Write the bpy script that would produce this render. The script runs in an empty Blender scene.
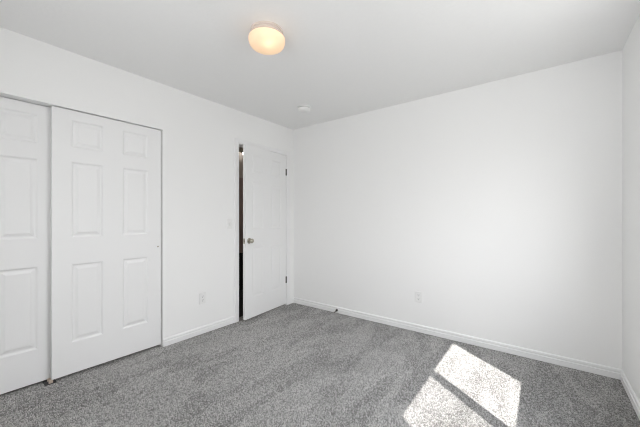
import bpy, bmesh, math, random
from mathutils import Vector, Matrix
random.seed(7)
sc = bpy.context.scene
COL = sc.collection
R = math.radians

# ------------------------------------------------------------------ camera
cam = bpy.data.cameras.new('camera')
cam.sensor_width = 36.0
cam.lens = 294.0 / 640.0 * 36.0
cam.shift_y = 4.0 / 640.0
cam.clip_start = 0.02
cam_ob = bpy.data.objects.new('camera', cam)
COL.objects.link(cam_ob)
cam_ob.location = (2.813, -3.087, 1.20)
cam_ob.rotation_euler = (R(90), 0, R(37.2))
sc.camera = cam_ob

# ------------------------------------------------------------------ world: bright hazy sky over sunlit ground
SKY, GROUND = 13.0, 4.0
w = bpy.data.worlds.new('daylight')
sc.world = w
w.use_nodes = True
nt = w.node_tree
nt.nodes.clear()
wo = nt.nodes.new('ShaderNodeOutputWorld')
bg = nt.nodes.new('ShaderNodeBackground')
tc = nt.nodes.new('ShaderNodeTexCoord')
sx = nt.nodes.new('ShaderNodeSeparateXYZ')
rmp = nt.nodes.new('ShaderNodeValToRGB')
mp = nt.nodes.new('ShaderNodeMapRange')
mp.inputs['From Min'].default_value = -1
mp.inputs['From Max'].default_value = 1
nt.links.new(tc.outputs['Generated'], sx.inputs[0])
nt.links.new(sx.outputs['Z'], mp.inputs['Value'])
nt.links.new(mp.outputs[0], rmp.inputs[0])
e = rmp.color_ramp.elements
g = GROUND / SKY
e[0].position = 0.0
e[0].color = (0.98 * g, 0.98 * g, 0.97 * g, 1)
e[1].position = 1.0
e[1].color = (0.86, 0.93, 1.03, 1)
for p, c in ((0.49, (0.98 * g, 0.98 * g, 0.97 * g, 1)), (0.51, (0.42, 0.42, 0.42, 1)), (0.68, (0.97, 0.98, 1.0, 1))):
    k = e.new(p)
    k.color = c
nt.links.new(rmp.outputs[0], bg.inputs['Color'])
bg.inputs['Strength'].default_value = SKY
nt.links.new(bg.outputs[0], wo.inputs[0])

# ------------------------------------------------------------------ sun through the window in the right wall
sun = bpy.data.lights.new('sun', 'SUN')
sun.energy = 10.0
sun.angle = R(0.53)
sun.color = (1.0, 0.97, 0.93)
sun_ob = bpy.data.objects.new('sun', sun)
COL.objects.link(sun_ob)
sun_ob.location = (8, -5, 8)
sun_ob.rotation_euler = Vector((-1.0, 0.735, -1.637)).to_track_quat('-Z', 'Y').to_euler()

# portal that guides sampling of the sky through the window opening
pl = bpy.data.lights.new('window_portal', 'AREA')
pl.shape = 'RECTANGLE'
pl.size, pl.size_y = 1.40, 1.13
pl.cycles.is_portal = True
pl_ob = bpy.data.objects.new('window_portal', pl)
COL.objects.link(pl_ob)
pl_ob.location = (3.405, -1.63, 1.5325)
pl_ob.rotation_euler = Vector((-1, 0, 0)).to_track_quat('-Z', 'Z').to_euler()

# area light added as fill, placed at the added window behind the camera
dl = bpy.data.lights.new('fill_light', 'AREA')
dl.shape = 'RECTANGLE'
dl.size, dl.size_y = 1.90, 1.10
dl.energy = 18.0
dl.color = (0.985, 0.99, 1.0)
dl_ob = bpy.data.objects.new('fill_light', dl)
COL.objects.link(dl_ob)
dl_ob.location = (2.08, -3.44, 1.56)
dl_ob.rotation_euler = Vector((0, 1, 0)).to_track_quat('-Z', 'Z').to_euler()

vs = sc.view_settings
sc.display_settings.display_device = 'sRGB'
vs.view_transform = 'Standard'
vs.look = 'None'
vs.gamma = 1.0
vs.use_curve_mapping = False
vs.exposure = 0.09
sc.cycles.use_denoising = True
sc.cycles.filter_width = 1.1
sc.cycles.max_bounces = 14
sc.cycles.diffuse_bounces = 10
sc.cycles.transparent_max_bounces = 12
sc.cycles.sample_clamp_indirect = 6.0


# ------------------------------------------------------------------ materials
def principled(name, col, rough=0.5, metal=0.0, bump=0.0, scale=200.0, detail=2.0, spec=0.5, dist=0.001):
    m = bpy.data.materials.new(name)
    m.use_nodes = True
    t = m.node_tree
    b = t.nodes['Principled BSDF']
    b.inputs['Base Color'].default_value = (*col, 1)
    b.inputs['Roughness'].default_value = rough
    b.inputs['Metallic'].default_value = metal
    b.inputs['Specular IOR Level'].default_value = spec
    c = t.nodes.new('ShaderNodeTexCoord')
    n = t.nodes.new('ShaderNodeTexNoise')
    n.inputs['Scale'].default_value = scale
    n.inputs['Detail'].default_value = detail
    t.links.new(c.outputs['Object'], n.inputs['Vector'])
    if bump > 0:
        bp = t.nodes.new('ShaderNodeBump')
        bp.inputs['Strength'].default_value = bump
        bp.inputs['Distance'].default_value = dist
        t.links.new(n.outputs['Fac'], bp.inputs['Height'])
        t.links.new(bp.outputs[0], b.inputs['Normal'])
    # tiny tonal variation of the paint or finish itself
    mx = t.nodes.new('ShaderNodeMix')
    mx.data_type = 'RGBA'
    mx.inputs[6].default_value = (*[v * 0.975 for v in col], 1)
    mx.inputs[7].default_value = (*col, 1)
    t.links.new(n.outputs['Fac'], mx.inputs[0])
    t.links.new(mx.outputs[2], b.inputs['Base Color'])
    return m


M = {}
M['wall'] = principled('wall_paint', (0.88, 0.88, 0.875), 0.62, bump=0.10, scale=90, spec=0.3)
M['ceiling'] = principled('ceiling_paint', (0.90, 0.90, 0.895), 0.8, bump=0.35, scale=45, detail=3, spec=0.2, dist=0.003)
M['trim'] = principled('trim_paint', (0.86, 0.86, 0.86), 0.38, spec=0.4)
M['door'] = principled('door_paint', (0.85, 0.85, 0.85), 0.42, bump=0.05, scale=160, spec=0.4)
M['plastic'] = principled('white_plastic', (0.84, 0.84, 0.83), 0.35)
M['slot'] = principled('dark_slot', (0.05, 0.05, 0.05), 0.6)
M['nickel'] = principled('satin_nickel', (0.42, 0.39, 0.33), 0.28, metal=1.0)
M['bronze'] = principled('dark_hinge_metal', (0.10, 0.095, 0.085), 0.4, metal=0.8)
M['rubber'] = principled('rubber_tip', (0.45, 0.45, 0.43), 0.7)
M['spring'] = principled('spring_steel', (0.09, 0.085, 0.08), 0.45, metal=0.7)
M['beige'] = principled('beige_plastic', (0.55, 0.45, 0.37), 0.5)
M['vinyl'] = principled('window_vinyl', (0.86, 0.86, 0.85), 0.4)
M['lamp_metal'] = principled('lamp_base_paint', (0.66, 0.58, 0.53), 0.4)
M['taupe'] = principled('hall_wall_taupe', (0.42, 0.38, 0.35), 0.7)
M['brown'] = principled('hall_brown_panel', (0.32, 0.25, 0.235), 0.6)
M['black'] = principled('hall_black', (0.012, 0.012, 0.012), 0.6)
M['closet'] = principled('closet_paint', (0.45, 0.45, 0.44), 0.8)


def carpet():
    m = bpy.data.materials.new('carpet_yarn')
    m.use_nodes = True
    t = m.node_tree
    b = t.nodes['Principled BSDF']
    b.inputs['Roughness'].default_value = 0.9
    b.inputs['Specular IOR Level'].default_value = 0.15
    geo = t.nodes.new('ShaderNodeNewGeometry')          # every tuft has a yarn tone of its own
    c = t.nodes.new('ShaderNodeTexCoord')
    n = t.nodes.new('ShaderNodeTexNoise')               # heather of lighter and darker yarn
    n.inputs['Scale'].default_value = 48
    n.inputs['Detail'].default_value = 3
    n.inputs['Roughness'].default_value = 0.7
    t.links.new(c.outputs['Object'], n.inputs['Vector'])
    mr = t.nodes.new('ShaderNodeMapRange')
    mr.inputs['From Min'].default_value = 0.25
    mr.inputs['From Max'].default_value = 0.75
    mr.inputs['To Min'].default_value = -0.28
    mr.inputs['To Max'].default_value = 0.28
    t.links.new(n.outputs['Fac'], mr.inputs['Value'])
    ad = t.nodes.new('ShaderNodeMath')
    ad.operation = 'ADD'
    mpg = t.nodes.new('ShaderNodeMapping')              # vacuum strokes left in the pile
    mpg.inputs['Rotation'].default_value = (0, 0, R(28))
    mpg.inputs['Scale'].default_value = (3.6, 1.0, 1)
    t.links.new(c.outputs['Object'], mpg.inputs['Vector'])
    n2 = t.nodes.new('ShaderNodeTexNoise')
    n2.inputs['Scale'].default_value = 1.5
    n2.inputs['Detail'].default_value = 2.5
    n2.inputs['Distortion'].default_value = 0.8
    t.links.new(mpg.outputs[0], n2.inputs['Vector'])
    m2 = t.nodes.new('ShaderNodeMapRange')
    m2.interpolation_type = 'SMOOTHSTEP'
    m2.inputs['From Min'].default_value = 0.40
    m2.inputs['From Max'].default_value = 0.60
    m2.inputs['To Min'].default_value = -0.09
    m2.inputs['To Max'].default_value = 0.15
    t.links.new(n2.outputs['Fac'], m2.inputs['Value'])
    a2 = t.nodes.new('ShaderNodeMath')
    a2.operation = 'ADD'
    t.links.new(mr.outputs[0], a2.inputs[0])
    t.links.new(m2.outputs[0], a2.inputs[1])
    t.links.new(geo.outputs['Random Per Island'], ad.inputs[0])
    t.links.new(a2.outputs[0], ad.inputs[1])
    r = t.nodes.new('ShaderNodeValToRGB')
    el = r.color_ramp.elements
    el[0].position = 0.0
    el[0].color = (*YARN[0], 1)
    el[1].position = 1.0
    el[1].color = (*YARN[2], 1)
    k = el.new(0.45)
    k.color = (*YARN[1], 1)
    t.links.new(ad.outputs[0], r.inputs[0])
    t.links.new(r.outputs[0], b.inputs['Base Color'])
    return m


YARN = ((0.205, 0.200, 0.193), (0.350, 0.344, 0.336), (0.57, 0.56, 0.548))
M['backing'] = principled('carpet_backing', (0.22, 0.215, 0.21), 0.95)
M['carpet'] = carpet()


def glass(name, screen=False):
    m = bpy.data.materials.new(name)
    m.use_nodes = True
    t = m.node_tree
    t.nodes.clear()
    out = t.nodes.new('ShaderNodeOutputMaterial')
    tr = t.nodes.new('ShaderNodeBsdfTransparent')
    mix = t.nodes.new('ShaderNodeMixShader')
    t.links.new(tr.outputs[0], mix.inputs[1])
    if screen:
        d = t.nodes.new('ShaderNodeBsdfDiffuse')
        d.inputs['Color'].default_value = (0.08, 0.08, 0.08, 1)
        mix.inputs[0].default_value = 0.17
        t.links.new(d.outputs[0], mix.inputs[2])
    else:
        gl = t.nodes.new('ShaderNodeBsdfGlossy')
        gl.inputs['Roughness'].default_value = 0.0
        mix.inputs[0].default_value = 0.05
        t.links.new(gl.outputs[0], mix.inputs[2])
    t.links.new(mix.outputs[0], out.inputs[0])
    return m


M['glass'] = glass('window_glass')
M['screen'] = glass('insect_mesh', True)


def lampglass():
    m = bpy.data.materials.new('frosted_lamp_glass')
    m.use_nodes = True
    t = m.node_tree
    t.nodes.clear()
    out = t.nodes.new('ShaderNodeOutputMaterial')
    tl = t.nodes.new('ShaderNodeBsdfTranslucent')
    tl.inputs['Color'].default_value = (0.97, 0.85, 0.70, 1)
    df = t.nodes.new('ShaderNodeBsdfDiffuse')
    df.inputs['Color'].default_value = (0.85, 0.80, 0.74, 1)
    mix = t.nodes.new('ShaderNodeMixShader')
    mix.inputs[0].default_value = 0.35
    t.links.new(tl.outputs[0], mix.inputs[1])
    t.links.new(df.outputs[0], mix.inputs[2])
    em = t.nodes.new('ShaderNodeEmission')
    em.inputs['Color'].default_value = (1.0, 0.70, 0.44, 1)
    em.inputs['Strength'].default_value = 0.22
    ad = t.nodes.new('ShaderNodeAddShader')
    t.links.new(mix.outputs[0], ad.inputs[0])
    t.links.new(em.outputs[0], ad.inputs[1])
    t.links.new(ad.outputs[0], out.inputs[0])
    return m


M['lampglass'] = lampglass()


def shade():  # roller shade fabric for the added window
    m = bpy.data.materials.new('fill_window_fabric')
    m.use_nodes = True
    t = m.node_tree
    t.nodes.clear()
    out = t.nodes.new('ShaderNodeOutputMaterial')
    tl = t.nodes.new('ShaderNodeBsdfTranslucent')
    tl.inputs['Color'].default_value = (0.15, 0.15, 0.15, 1)
    df = t.nodes.new('ShaderNodeBsdfDiffuse')
    df.inputs['Color'].default_value = (0.85, 0.85, 0.84, 1)
    mix = t.nodes.new('ShaderNodeMixShader')
    mix.inputs[0].default_value = 0.8
    t.links.new(tl.outputs[0], mix.inputs[1])
    t.links.new(df.outputs[0], mix.inputs[2])
    t.links.new(mix.outputs[0], out.inputs[0])
    return m


M['shade'] = shade()


def emit(name, col, s):
    m = bpy.data.materials.new(name)
    m.use_nodes = True
    t = m.node_tree
    t.nodes.clear()
    out = t.nodes.new('ShaderNodeOutputMaterial')
    em = t.nodes.new('ShaderNodeEmission')
    em.inputs['Color'].default_value = (*col, 1)
    em.inputs['Strength'].default_value = s
    t.links.new(em.outputs[0], out.inputs[0])
    return m


M['bulb'] = emit('lit_bulb', (1.0, 0.78, 0.52), 1.2)
M['globe'] = emit('lit_globe', (1.0, 0.95, 0.88), 8.0)


# ------------------------------------------------------------------ mesh helpers
def obj(name, bm, mat, parent=None, loc=None, smooth=False, bevel=0.0, seg=2):
    bmesh.ops.remove_doubles(bm, verts=bm.verts, dist=1e-6)
    bmesh.ops.recalc_face_normals(bm, faces=bm.faces)
    me = bpy.data.meshes.new(name)
    bm.to_mesh(me)
    bm.free()
    me.materials.append(mat)
    o = bpy.data.objects.new(name, me)
    COL.objects.link(o)
    if parent:
        o.parent = parent
    if loc:
        o.location = loc
    if smooth:
        for p in me.polygons:
            p.use_smooth = True
        try:
            me.set_sharp_from_angle(angle=R(35))
        except Exception:
            pass
    if bevel > 0:
        b = o.modifiers.new('bevel', 'BEVEL')
        b.width = bevel
        b.segments = seg
        b.limit_method = 'ANGLE'
    return o


def box(bm, x0, x1, y0, y1, z0, z1):
    v = [bm.verts.new((x, y, z)) for x in (x0, x1) for y in (y0, y1) for z in (z0, z1)]
    for f in ((0, 1, 3, 2), (4, 6, 7, 5), (0, 4, 5, 1), (2, 3, 7, 6), (0, 2, 6, 4), (1, 5, 7, 3)):
        bm.faces.new([v[i] for i in f])


def boxes(*bs):
    bm = bmesh.new()
    for b in bs:
        box(bm, *b)
    return bm


def lathe(prof, n=48, axis='z', closed=True):
    """profile of (radius, height) turned about an axis"""
    bm = bmesh.new()
    rings = []
    for r, h in prof:
        if r < 1e-6:
            rings.append([bm.verts.new((0, 0, h))])
        else:
            rings.append([bm.verts.new((r * math.cos(2 * math.pi * i / n), r * math.sin(2 * math.pi * i / n), h)) for i in range(n)])
    for a, b in zip(rings, rings[1:]):
        for i in range(n):
            j = (i + 1) % n
            if len(a) == 1 and len(b) == 1:
                continue
            if len(a) == 1:
                bm.faces.new((a[0], b[i], b[j]))
            elif len(b) == 1:
                bm.faces.new((a[i], a[j], b[0]))
            else:
                bm.faces.new((a[i], a[j], b[j], b[i]))
    if closed:
        for rg in (rings[0], rings[-1]):
            if len(rg) > 1:
                bm.faces.new(rg)
    if axis == 'x':
        bmesh.ops.rotate(bm, verts=bm.verts, matrix=Matrix.Rotation(R(90), 3, 'Y'))
    if axis == '-y':
        bmesh.ops.rotate(bm, verts=bm.verts, matrix=Matrix.Rotation(R(90), 3, 'X'))
    return bm


def loft(rows, cap=True):
    """rows: lists of points of the same count, skinned in order"""
    bm = bmesh.new()
    vr = [[bm.verts.new(p) for p in r] for r in rows]
    n = len(vr[0])
    for a, b in zip(vr, vr[1:]):
        for i in range(n):
            j = (i + 1) % n
            bm.faces.new((a[i], a[j], b[j], b[i]))
    if cap:
        bm.faces.new(vr[0])
        bm.faces.new(vr[-1])
    return bm


def join(*bms):
    out = bmesh.new()
    for b in bms:
        me = bpy.data.meshes.new('tmp')
        b.to_mesh(me)
        b.free()
        out.from_mesh(me)
        bpy.data.meshes.remove(me)
    return out


def empty(name, loc, rz=0.0):
    o = bpy.data.objects.new(name, None)
    o.empty_display_size = 0.1
    COL.objects.link(o)
    o.location = loc
    o.rotation_euler = (0, 0, rz)
    return o


def tag(o, label, cat, group=None):
    o['label'] = label
    o['category'] = cat
    if group:
        o['group'] = group
    return o


def struct(o, label=None, cat=None):
    o['kind'] = 'structure'
    if label:
        o['label'] = label
        o['category'] = cat
    return o


# ------------------------------------------------------------------ room shell
W, H, Y0, T = 3.28, 2.44, -3.45, 0.11
CL0, CL1, CLZ = -3.300, -1.795, 2.015          # closet opening
DJ0, DJ1, DJZ = -0.937, -0.153, 2.050          # hinged door opening (inside the jamb)
WY0, WY1, WZ0, WZ1 = -2.33, -0.93, 0.97, 2.095  # window opening

struct(obj('floor', boxes((-0.75, W + T, Y0 - T, T, -0.06, -0.009)), M['backing']), 'grey speckled carpet covering the bedroom floor', 'floor')
struct(obj('ceiling', boxes((-1.4, W + T, Y0 - T, 0.8, H, H + 0.08)), M['ceiling']), 'white lightly textured ceiling over the bedroom', 'ceiling')


def pile(x0, x1, y0, y1, step, zb):
    """short leaning yarn tufts, brushed into strokes"""
    import numpy as np
    rng = np.random.default_rng(5)
    X, Y = np.meshgrid(np.arange(x0 + step / 2, x1, step), np.arange(y0 + step / 2, y1, step))
    X = X.ravel() + rng.uniform(-.45, .45, X.size) * step
    Y = Y.ravel() + rng.uniform(-.45, .45, Y.size) * step
    n = X.size

    def field(seed, f, ang, stretch):
        """soft random bands, long along the direction ang"""
        q = np.random.default_rng(seed)
        ca, sa = np.cos(ang), np.sin(ang)
        u = (ca * X + sa * Y) / stretch
        v = -sa * X + ca * Y
        wob = 0.10 * np.sin(2.3 * X + 1.1) + 0.08 * np.sin(3.1 * Y + 0.4)
        out = np.zeros(n)
        for _ in range(8):
            a = q.uniform(0, 2 * np.pi)
            k = f * q.uniform(.6, 1.7)
            out += np.sin(k * (np.cos(a) * u + np.sin(a) * (v + wob)) + q.uniform(0, 6.3))
        return out / 2.0
    # brush strokes of the vacuum: long patches where the pile leans one way or the other
    st = 0.55 * np.tanh(2.5 * field(3, 9.0, R(-62), 3.0)) + 0.35 * np.tanh(3.0 * field(12, 15.0, R(-75), 4.0)) + 0.30 * field(21, 20.0, R(40), 1.5)
    lx = STROKE * (-0.6) * st + rng.normal(0, .0022, n)
    ly = STROKE * 0.8 * st + rng.normal(0, .0022, n)
    h = 0.0085 + rng.uniform(-.002, .0022, n)
    r = step * rng.uniform(.46, .66, n)
    ph = rng.uniform(0, 2 * np.pi, n)
    V = np.empty((n, 9, 3))
    for i in range(4):
        a = ph + i * np.pi / 2
        V[:, i] = np.stack([X + .8 * r * np.cos(a), Y + .8 * r * np.sin(a), np.full(n, zb)], 1)
        V[:, 4 + i] = np.stack([X + .62 * lx + r * np.cos(a + .3), Y + .62 * ly + r * np.sin(a + .3), zb + .68 * h], 1)
    V[:, 8] = np.stack([X + lx, Y + ly, zb + h], 1)
    quads = np.array([[i, (i + 1) % 4, 4 + (i + 1) % 4, 4 + i] for i in range(4)])
    tris = np.array([[4 + i, 4 + (i + 1) % 4, 8] for i in range(4)])
    loop = np.concatenate([quads.ravel(), tris.ravel()])
    L = (loop[None] + 9 * np.arange(n)[:, None]).ravel().astype(np.int32)
    size = np.tile(np.array([4] * 4 + [3] * 4), n)
    start = np.concatenate([[0], np.cumsum(size)[:-1]]).astype(np.int32)
    me = bpy.data.meshes.new('carpet_pile')
    me.vertices.add(n * 9)
    me.vertices.foreach_set('co', V.ravel().astype(np.float32))
    me.loops.add(L.size)
    me.loops.foreach_set('vertex_index', L)
    me.polygons.add(n * 8)
    me.polygons.foreach_set('loop_start', start)
    me.update(calc_edges=True)
    me.validate()
    me.materials.append(M['carpet'])
    me.polygons.foreach_set('use_smooth', np.ones(n * 8, bool))
    o = bpy.data.objects.new('carpet_pile', me)
    COL.objects.link(o)
    o['kind'] = 'stuff'
    tag(o, 'grey heathered carpet pile covering the bedroom floor', 'carpet')
    return o


STROKE = 0.0045
pile(-0.105, W - 0.004, Y0, -0.004, 0.0068, -0.009)
J = 0.02
BX0, BX1, BZ0, BZ1 = 1.10, 3.06, 0.98, 2.14     # added fill window behind the camera
struct(obj('wall_left', boxes(
    (-T, 0, Y0 - T, CL0, 0, H), (-T, 0, CL0, CL1, CLZ, H), (-T, 0, CL1, DJ0 - J, 0, H),
    (-T, 0, DJ0 - J, DJ1 + J, DJZ + J, H), (-T, 0, DJ1 + J, 0, 0, H)), M['wall']),
    'white wall holding the closet and the ajar door', 'wall')
struct(obj('wall_back', boxes((-T, W + T, 0, T, 0, H)), M['wall']), 'plain white wall with one outlet opposite the camera', 'wall')
struct(obj('wall_right', boxes(
    (W, W + T, WY1, 0, 0, H), (W, W + T, Y0 - T, WY0, 0, H),
    (W, W + T, WY0, WY1, 0, WZ0), (W, W + T, WY0, WY1, WZ1, H)), M['wall']), 'white wall along the right edge of the photo', 'wall')
struct(obj('wall_front', boxes((0, W, Y0 - T, Y0, 0, BZ0), (0, W, Y0 - T, Y0, BZ1, H),
    (0, BX0, Y0 - T, Y0, BZ0, BZ1), (BX1, W, Y0 - T, Y0, BZ0, BZ1)), M['wall']), 'white wall behind the camera', 'wall')

# closet shell behind the sliding doors
struct(obj('wall_closet', boxes(
    (-0.80, -0.75, CL0 - 0.2, CL1 + 0.2, 0, H), (-0.75, -T, CL0 - 0.2, CL0 - 0.15, 0, H),
    (-0.75, -T, CL1 + 0.15, CL1 + 0.2, 0, H)), M['closet']), 'walls inside the closet behind the sliding doors', 'wall')
# dark hallway behind the ajar door
HX = -1.20
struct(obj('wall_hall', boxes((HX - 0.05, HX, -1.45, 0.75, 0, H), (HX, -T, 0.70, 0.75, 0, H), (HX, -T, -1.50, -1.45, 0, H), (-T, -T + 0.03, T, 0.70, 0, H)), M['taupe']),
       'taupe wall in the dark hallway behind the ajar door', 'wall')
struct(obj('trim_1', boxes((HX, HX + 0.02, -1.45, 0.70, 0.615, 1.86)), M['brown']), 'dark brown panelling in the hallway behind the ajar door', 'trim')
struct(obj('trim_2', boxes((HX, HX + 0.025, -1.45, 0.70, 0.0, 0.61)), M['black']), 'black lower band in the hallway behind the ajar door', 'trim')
struct(obj('floor_hall', boxes((HX, -0.75, -1.45, 0.70, -0.06, 0), (-0.75, -T, T, 0.70, -0.06, 0), (-0.75, -T, -1.45, T, -0.0095, -0.003)), M['black']), 'hallway floor behind the ajar door, its shade put into the black colour', 'floor')  # black slab over the carpet past the door stands in for shade

# ---- baseboards
BP = [(0, 0), (0.013, 0), (0.013, 0.040), (0.013, 0.043), (0.0065, 0.0455), (0.0065, 0.0495), (0.0105, 0.053), (0.0105, 0.064), (0.0085, 0.071), (0.004, 0.075), (0, 0.075)]


def base_y(x, s, y0, y1, m0=0, m1=0):      # along y on plane x, facing direction s; m = mitre (+1 shortens by depth)
    return loft([[(x + s * d, y0 + m0 * d, z) for d, z in BP], [(x + s * d, y1 - m1 * d, z) for d, z in BP]])


def base_x(y, s, x0, x1):
    return loft([[(x0 + d, y + s * d, z) for d, z in BP], [(x1 - d, y + s * d, z) for d, z in BP]])


struct(obj('baseboard_left', join(base_y(0, 1, CL1, -0.999), base_y(0, 1, -0.092, 0, 0, 1), base_y(0, 1, Y0, CL0, 1, 0)), M['trim']),
       'white grooved baseboard between closet and door', 'baseboard')
struct(obj('baseboard_back', base_x(0, -1, 0, W), M['trim']), 'long white grooved baseboard along the blank wall', 'baseboard')
struct(obj('baseboard_right', base_y(W, -1, Y0, 0, 1, 1), M['trim']), 'white baseboard at the bottom right corner of the photo', 'baseboard')
struct(obj('baseboard_front', base_x(Y0, 1, 0, W), M['trim']), 'white baseboard on the wall behind the camera', 'baseboard')

# ---- casing and jamb of the hinged door
CP = [(0, 0), (0, 0.008), (0.004, 0.011), (0.012, 0.011), (0.016, 0.0125), (0.040, 0.0155), (0.052, 0.0155), (0.057, 0.012), (0.057, 0)]
a, b_, zt = DJ0 - 0.005, DJ1 + 0.005, DJZ + 0.005
struct(obj('trim_3', loft([[(t, a - u, 0) for u, t in CP], [(t, a - u, zt + u) for u, t in CP],
                           [(t, b_ + u, zt + u) for u, t in CP], [(t, b_ + u, 0) for u, t in CP]]), M['trim']),
       'white moulded casing around the ajar door', 'trim')
struct(obj('trim_4', boxes((-T - 0.003, 0.0005, DJ0 - J, DJ0, 0, DJZ + J), (-T - 0.003, 0.0005, DJ1, DJ1 + J, 0, DJZ + J),
                           (-T - 0.003, 0.0005, DJ0, DJ1, DJZ, DJZ + J),
                           (-0.075, -0.045, DJ0, DJ0 + 0.011, 0, DJZ), (-0.075, -0.045, DJ1 - 0.011, DJ1, 0, DJZ),
                           (-0.075, -0.045, DJ0, DJ1, DJZ - 0.011, DJZ)), M['trim'], bevel=0.001), 'white jamb and stop inside the door opening', 'trim')


# ------------------------------------------------------------------ moulded six panel doors
PC = ((0.110, 0.312), (0.450, 0.652))           # columns, measured from one edge


def panel_door(root, wid, z0, z1, thick, deep=1.0):
    """slab in root's frame: room face at x=0, from y=0 to y=-wid; six moulded panels are children"""
    rows = ((0.255, 0.848), (1.048, 1.622), (1.730, 1.940))
    ys = sorted([0, wid] + [v for c in PC for v in c])
    zs = sorted([z0, z1] + [v for r in rows for v in r])
    bm = bmesh.new()
    pan = []
    for i in range(len(ys) - 1):
        for j in range(len(zs) - 1):
            p0, p1, q0, q1 = ys[i], ys[i + 1], zs[j], zs[j + 1]
            if (p0, p1) in PC and (q0, q1) in rows:
                pan.append((p0, p1, q0, q1))
                continue
            bm.faces.new([bm.verts.new(c) for c in ((0, -p0, q0), (0, -p1, q0), (0, -p1, q1), (0, -p0, q1))])
    # edges and back, cut to match the front grid so the slab stays closed but for its panels
    for i in range(len(ys) - 1):
        for z in (z0, z1):
            bm.faces.new([bm.verts.new(c) for c in ((0, -ys[i], z), (0, -ys[i + 1], z), (-thick, -ys[i + 1], z), (-thick, -ys[i], z))])
    for j in range(len(zs) - 1):
        for y in (0, -wid):
            bm.faces.new([bm.verts.new(c) for c in ((0, y, zs[j]), (0, y, zs[j + 1]), (-thick, y, zs[j + 1]), (-thick, y, zs[j]))])
    for i in range(len(ys) - 1):
        for j in range(len(zs) - 1):
            bm.faces.new([bm.verts.new(c) for c in ((-thick, -ys[i], zs[j]), (-thick, -ys[i + 1], zs[j]), (-thick, -ys[i + 1], zs[j + 1]), (-thick, -ys[i], zs[j + 1]))])
    slab = obj('slab', bm, M['door'], root)
    for p0, p1, q0, q1 in pan:
        rows_ = []
        for ins, d in ((0, 0), (0.004, -0.0015), (0.012, -0.0075), (0.019, -0.0080), (0.024, -0.0070), (0.040, -0.0015), (0.043, -0.001)):
            d *= deep
            rows_.append([(d, -(p0 + ins), q0 + ins), (d, -(p1 - ins), q0 + ins), (d, -(p1 - ins), q1 - ins), (d, -(p0 + ins), q1 - ins)])
        pb = loft(rows_, cap=False)
        pb.verts.ensure_lookup_table()
        pb.faces.new([pb.verts[k] for k in range(len(pb.verts) - 4, len(pb.verts))])
        o = obj('panel', pb, M['door'], root)
        # face the room
        me = o.data
        if me.polygons[-1].normal.x < 0:
            me.flip_normals()
    return slab


# sliding closet doors (door_1 runs in front, door_2 behind it)
d1 = struct(empty('door_1', (-0.022, -1.803, 0)), 'white six panel sliding closet door, the front one with all panels in view', 'door')
panel_door(d1, 0.762, 0.022, 2.009, 0.035)
fp = obj('finger_pull', lathe([(0.0, 0.0008), (0.003, 0.0008), (0.0045, 0.002), (0.0065, 0.002), (0.007, 0.0)], 20, 'x'), M['nickel'], d1, (0.0, -0.026, 0.932), True)
fp['label'] = 'tiny round grey pull by the closet door edge'
d2 = struct(empty('door_2', (-0.078, -2.520, 0)), 'white six panel sliding closet door set behind, cut by the left photo edge', 'door')
panel_door(d2, 0.762, 0.016, 2.009, 0.035)

# hinged door standing ajar
d3 = struct(empty('door_3', (0.004, -0.156, 0), R(6.2)), 'white six panel hinged door standing slightly ajar beside the room corner', 'door')
panel_door(d3, 0.764, 0.020, 2.044, 0.035, 0.55)
knob = obj('door_knob', lathe([(0.0, 0.0), (0.012, 0.0), (0.0115, 0.016), (0.012, 0.022), (0.019, 0.028), (0.0255, 0.036), (0.0275, 0.044), (0.0255, 0.052), (0.018, 0.058), (0.006, 0.0595), (0, 0.0595)], 40, 'x'),
           M['nickel'], d3, (0.0, -0.764 + 0.062, 0.928), True)
knob['label'] = 'round satin nickel door knob'
obj('rose', lathe([(0.0, 0), (0.033, 0.0), (0.0335, 0.003), (0.030, 0.007), (0.020, 0.010), (0.012, 0.011), (0, 0.011)], 40, 'x'), M['nickel'], knob, None, True)
ring = obj('lock_button', lathe([(0, 0.058), (0.0045, 0.0585), (0.0045, 0.0625), (0, 0.063)], 16, 'x'), M['bronze'], knob, None, True)
lt = obj('latch_plate', boxes((-0.030, -0.005, -0.7655, -0.7635, 0.898, 0.958)), M['nickel'], d3, None, bevel=0.0008)
lt['label'] = 'metal latch plate on the door edge'
obj('latch_bolt', loft([[(-0.023, -0.7655, 0.920), (-0.011, -0.7655, 0.920), (-0.011, -0.7655, 0.936), (-0.023, -0.7655, 0.936)],
                        [(-0.023, -0.767, 0.920), (-0.011, -0.776, 0.920), (-0.011, -0.776, 0.936), (-0.023, -0.767, 0.936)]]), M['bronze'], lt)
for hz in (1.82, 0.348):
    hb = boxes((-0.0005, 0.0018, -0.012, -0.001, hz - 0.045, hz + 0.045))
    hg = obj('hinge', hb, M['bronze'], d3)
    hg['label'] = 'dark metal hinge'
    kn = []
    for q in range(5):
        z = hz - 0.045 + q * 0.018
        k = lathe([(0.0, z + 0.0005), (0.0062, z + 0.0005), (0.0062, z + 0.0175), (0, z + 0.0175)], 16)
        bmesh.ops.translate(k, verts=k.verts, vec=(0.0055, 0.001, 0))
        kn.append(k)
    obj('knuckle', join(*kn), M['bronze'], hg, None, True)

# floor guide under the meeting edges of the sliding doors
gd = tag(empty('door_guide', (-0.035, -2.572, 0)), 'small beige plastic guide on the carpet where the two closet doors meet', 'door guide')
obj('base_plate', boxes((-0.060, 0.028, -0.032, 0.032, 0.0, 0.004)), M['slot'], gd, None, bevel=0.001)
obj('fin', boxes((0.015, 0.022, -0.012, 0.012, 0.004, 0.026)), M['beige'], gd, None, bevel=0.002)
obj('fin', boxes((-0.0285, -0.0245, -0.012, 0.012, 0.004, 0.026)), M['beige'], gd, None, bevel=0.001)

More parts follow.
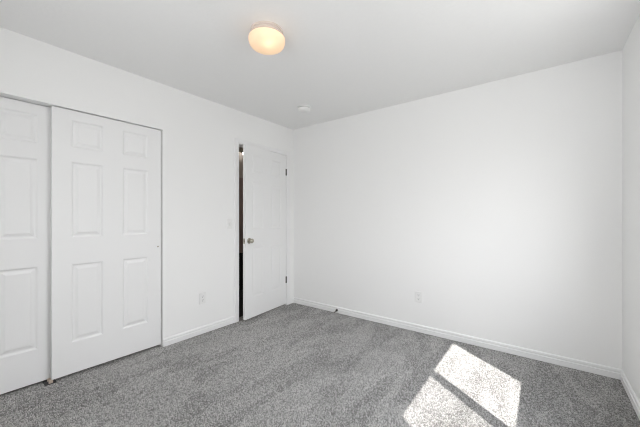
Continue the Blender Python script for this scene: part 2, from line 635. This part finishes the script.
# ------------------------------------------------------------------ window in the right wall (outside the frame; it lights the room)
win = struct(empty('window_1', (W + 0.075, (WY0 + WY1) / 2, (WZ0 + WZ1) / 2)), 'white sliding window in the right wall', 'window')
hw, hh, fw, fd = (WY1 - WY0) / 2, (WZ1 - WZ0) / 2, 0.045, 0.03
obj('window_frame', boxes((0, fd, -hw, hw, -hh, -hh + fw), (0, fd, -hw, hw, hh - fw, hh), (0, fd, -hw, -hw + fw, -hh + fw, hh - fw), (0, fd, hw - fw, hw, -hh + fw, hh - fw)), M['vinyl'], win, None, bevel=0.003)
obj('mullion', boxes((-0.004, fd, -0.073, 0.012, -hh + fw, hh - fw)), M['vinyl'], win, None, bevel=0.003)
obj('glass_pane', boxes((0.013, 0.017, -hw + fw, -0.073, -hh + fw, hh - fw)), M['glass'], win)
obj('glass_pane', boxes((0.013, 0.017, 0.012, hw - fw, -hh + fw, hh - fw)), M['glass'], win)
obj('insect_screen', boxes((0.0235, 0.0245, -hw + fw, -0.073, -hh + fw, hh - fw)), M['screen'], win)

# window added behind the camera as a fill source, its roller shade down
wb = struct(empty('fill_window', ((BX0 + BX1) / 2, Y0 - 0.075, (BZ0 + BZ1) / 2)), 'added white window with a sheer shade behind the camera, an unseen fill source', 'window')
hw, hh = (BX1 - BX0) / 2, (BZ1 - BZ0) / 2
obj('window_frame', boxes((-hw, hw, -fd, 0, -hh, -hh + fw), (-hw, hw, -fd, 0, hh - fw, hh), (-hw, -hw + fw, -fd, 0, -hh + fw, hh - fw), (hw - fw, hw, -fd, 0, -hh + fw, hh - fw), (-0.03, 0.03, -fd, 0.004, -hh + fw, hh - fw)), M['vinyl'], wb, None, bevel=0.003)
obj('glass_pane', boxes((-hw + fw, -0.03, -0.017, -0.013, -hh + fw, hh - fw)), M['glass'], wb)
obj('glass_pane', boxes((0.03, hw - fw, -0.017, -0.013, -hh + fw, hh - fw)), M['glass'], wb)
obj('shade', boxes((-hw + 0.01, hw - 0.01, 0.040, 0.042, -hh + 0.005, hh - 0.03)), M['shade'], wb)
obj('roller', boxes((-hw + 0.005, hw - 0.005, 0.020, 0.060, hh - 0.045, hh - 0.002)), M['vinyl'], wb, None, bevel=0.012)

# ------------------------------------------------------------------ ceiling lamp
LX, LY = 1.347, -1.740
lamp = tag(empty('ceiling_lamp', (LX, LY, H)), 'lit round flush ceiling lamp with frosted glass and ridged pale base', 'lamp')
obj('lamp_base', lathe([(0.0, 0.0), (0.1075, 0.0), (0.1075, -0.012), (0.102, -0.015), (0.102, -0.019), (0.107, -0.022), (0.107, -0.031), (0.102, -0.034), (0.102, -0.038), (0.105, -0.041), (0.105, -0.046), (0.097, -0.046), (0.097, -0.006), (0.0, -0.006)], 72), M['lamp_metal'], lamp, None, True)
obj('diffuser', lathe([(0.099, -0.047), (0.1165, -0.047), (0.1195, -0.050), (0.1200, -0.058), (0.1190, -0.071), (0.1140, -0.086), (0.1040, -0.099), (0.086, -0.110), (0.058, -0.118), (0.028, -0.1215), (0, -0.1225)], 72, closed=False), M['lampglass'], lamp, None, True)
bulb = obj('bulb', lathe([(0, -0.028), (0.012, -0.030), (0.022, -0.036), (0.026, -0.046), (0.022, -0.056), (0.012, -0.062), (0, -0.064)], 24), M['bulb'], lamp, (0.04, -0.024, 0.0), True)
pt = bpy.data.lights.new('bulb_light', 'POINT')
pt.energy = 0.105
pt.color = (1.0, 0.78, 0.52)
pt.shadow_soft_size = 0.02
pt_ob = bpy.data.objects.new('bulb_light', pt)
COL.objects.link(pt_ob)
pt_ob.parent = lamp
pt_ob.location = (0.046, -0.028, -0.068)

# ------------------------------------------------------------------ smoke detector
sd = tag(empty('smoke_detector', (0.668, -0.562, H)), 'small white round smoke detector on the ceiling near the room corner', 'smoke detector')
obj('base_ring', lathe([(0, 0), (0.078, 0), (0.078, -0.008), (0.074, -0.011), (0, -0.011)], 48), M['plastic'], sd, None, True)
obj('vent_band', lathe([(0, -0.011), (0.064, -0.011), (0.064, -0.019), (0, -0.019)], 48), M['rubber'], sd)
obj('cover', lathe([(0, -0.018), (0.070, -0.018), (0.071, -0.026), (0.066, -0.040), (0.054, -0.049), (0.040, -0.052), (0, -0.053)], 48), M['plastic'], sd, None, True)
obj('test_button', lathe([(0, -0.052), (0.014, -0.052), (0.014, -0.0555), (0, -0.056)], 24), M['plastic'], sd, (0.02, 0.01, 0))


# ------------------------------------------------------------------ outlets and switch (face +x, rotated for the back wall)
def plate():
    hw_, hh_ = 0.035, 0.0575
    return loft([[(0, -hw_, -hh_), (0, hw_, -hh_), (0, hw_, hh_), (0, -hw_, hh_)],
                 [(0.003, -hw_, -hh_), (0.003, hw_, -hh_), (0.003, hw_, hh_), (0.003, -hw_, hh_)],
                 [(0.006, -hw_ + 0.004, -hh_ + 0.004), (0.006, hw_ - 0.004, -hh_ + 0.004), (0.006, hw_ - 0.004, hh_ - 0.004), (0.006, -hw_ + 0.004, hh_ - 0.004)]])


def screw(parent, z):
    obj('screw', lathe([(0, 0.0055), (0.0032, 0.0055), (0.0028, 0.0068), (0, 0.007)], 12, 'x'), M['plastic'], parent, (0, 0, z), True)


def outlet(loc, rz, label):
    o = tag(empty('outlet', loc, rz), label, 'outlet', 'white wall outlets')
    obj('cover_plate', plate(), M['plastic'], o)
    for z in (0.0195, -0.0195):
        pts = []
        for i in range(24):
            t = 2 * math.pi * i / 24
            pts.append((max(-0.0165, min(0.0165, 0.0175 * math.cos(t))), max(-0.0135, min(0.0135, 0.0165 * math.sin(t)))))
        rc = obj('receptacle', loft([[(0.0055, p, q) for p, q in pts], [(0.0075, p, q) for p, q in pts]]), M['plastic'], o, (0, 0, z))
        obj('slots', boxes((0.0068, 0.0078, -0.0078, -0.0052, -0.001, 0.009), (0.0068, 0.0078, 0.0052, 0.0078, 0.0, 0.008), (0.0068, 0.0078, -0.0028, 0.0028, -0.010, -0.0050)), M['slot'], rc)
    screw(o, 0)
    return o


outlet((0, -1.398, 0.363), 0, 'white duplex outlet low on the wall between closet and ajar door')
outlet((1.772, 0, 0.366), R(-90), 'white duplex outlet low on the large blank wall')

sw = tag(empty('light_switch', (0, -1.066, 1.127)), 'white toggle light switch on the wall left of the ajar door', 'switch')
obj('cover_plate', plate(), M['plastic'], sw)
obj('toggle', loft([[(0.004, -0.0055, -0.012), (0.004, 0.0055, -0.012), (0.004, 0.0055, 0.012), (0.004, -0.0055, 0.012)],
                    [(0.018, -0.004, 0.003), (0.018, 0.004, 0.003), (0.018, 0.004, 0.011), (0.018, -0.004, 0.011)]]), M['plastic'], sw)
obj('toggle_slot', boxes((0.0055, 0.0064, -0.0065, 0.0065, -0.014, 0.014)), M['rubber'], sw)
screw(sw, 0.030)
screw(sw, -0.030)

# ------------------------------------------------------------------ spring door stop on the back baseboard
ds = tag(empty('door_stop', (0.747, -0.012, 0.036)), 'dark spring door stop on the baseboard of the blank wall', 'door stop')
ds.rotation_euler = (R(17), 0, 0)
obj('base', lathe([(0, -0.003), (0.014, -0.003), (0.014, 0.010), (0.009, 0.020), (0, 0.020)], 24, '-y'), M['spring'], ds, None, True)
rows = []
for i in range(0, 161):
    t = i / 160 * 2 * math.pi * 10
    c = Vector((0.0052 * math.cos(t), -0.016 - 0.058 * i / 160, 0.0052 * math.sin(t)))
    u = Vector((math.cos(t), 0, math.sin(t)))
    rows.append([tuple(c + 0.0014 * (u * math.cos(k * math.pi / 3) + Vector((0, 1, 0)) * math.sin(k * math.pi / 3))) for k in range(6)])
obj('spring', loft(rows), M['spring'], ds, None, True)
obj('rubber_tip', lathe([(0, 0.070), (0.007, 0.070), (0.0085, 0.074), (0.0085, 0.082), (0.006, 0.086), (0, 0.086)], 20, '-y'), M['rubber'], ds, None, True)

# ------------------------------------------------------------------ lit globe fixture in the hallway
hl = tag(empty('wall_lamp', (HX, 0.022, 2.262)), 'lit white globe lamp in the dark hallway, seen above the gap of the ajar door', 'lamp')
obj('back_plate', boxes((0, 0.015, -0.10, 0.10, 0.01, 0.09)), M['nickel'], hl, None, bevel=0.003)
obj('lamp_shade', lathe([(0, -0.032)] + [(0.032 * math.cos(R(a_)), 0.032 * math.sin(R(a_))) for a_ in range(-75, 76, 15)] + [(0, 0.032)], 32), M['globe'], hl, (0.085, 0.0, -0.01), True)
obj('socket', lathe([(0, 0.027), (0.018, 0.027), (0.020, 0.058), (0, 0.060)], 24), M['nickel'], hl, (0.085, 0.0, -0.01), True)
obj('arm', boxes((0.012, 0.09, -0.008, 0.008, 0.044, 0.058)), M['nickel'], hl, None, bevel=0.002)

# unseen point light added to brighten the hallway
hp = bpy.data.lights.new('hall_fill', 'POINT')
hp.energy = 6.0
hp.color = (1.0, 0.93, 0.84)
hp.shadow_soft_size = 0.1
hp_ob = bpy.data.objects.new('hall_fill', hp)
COL.objects.link(hp_ob)
hp_ob.location = (-0.62, -1.15, 2.25)
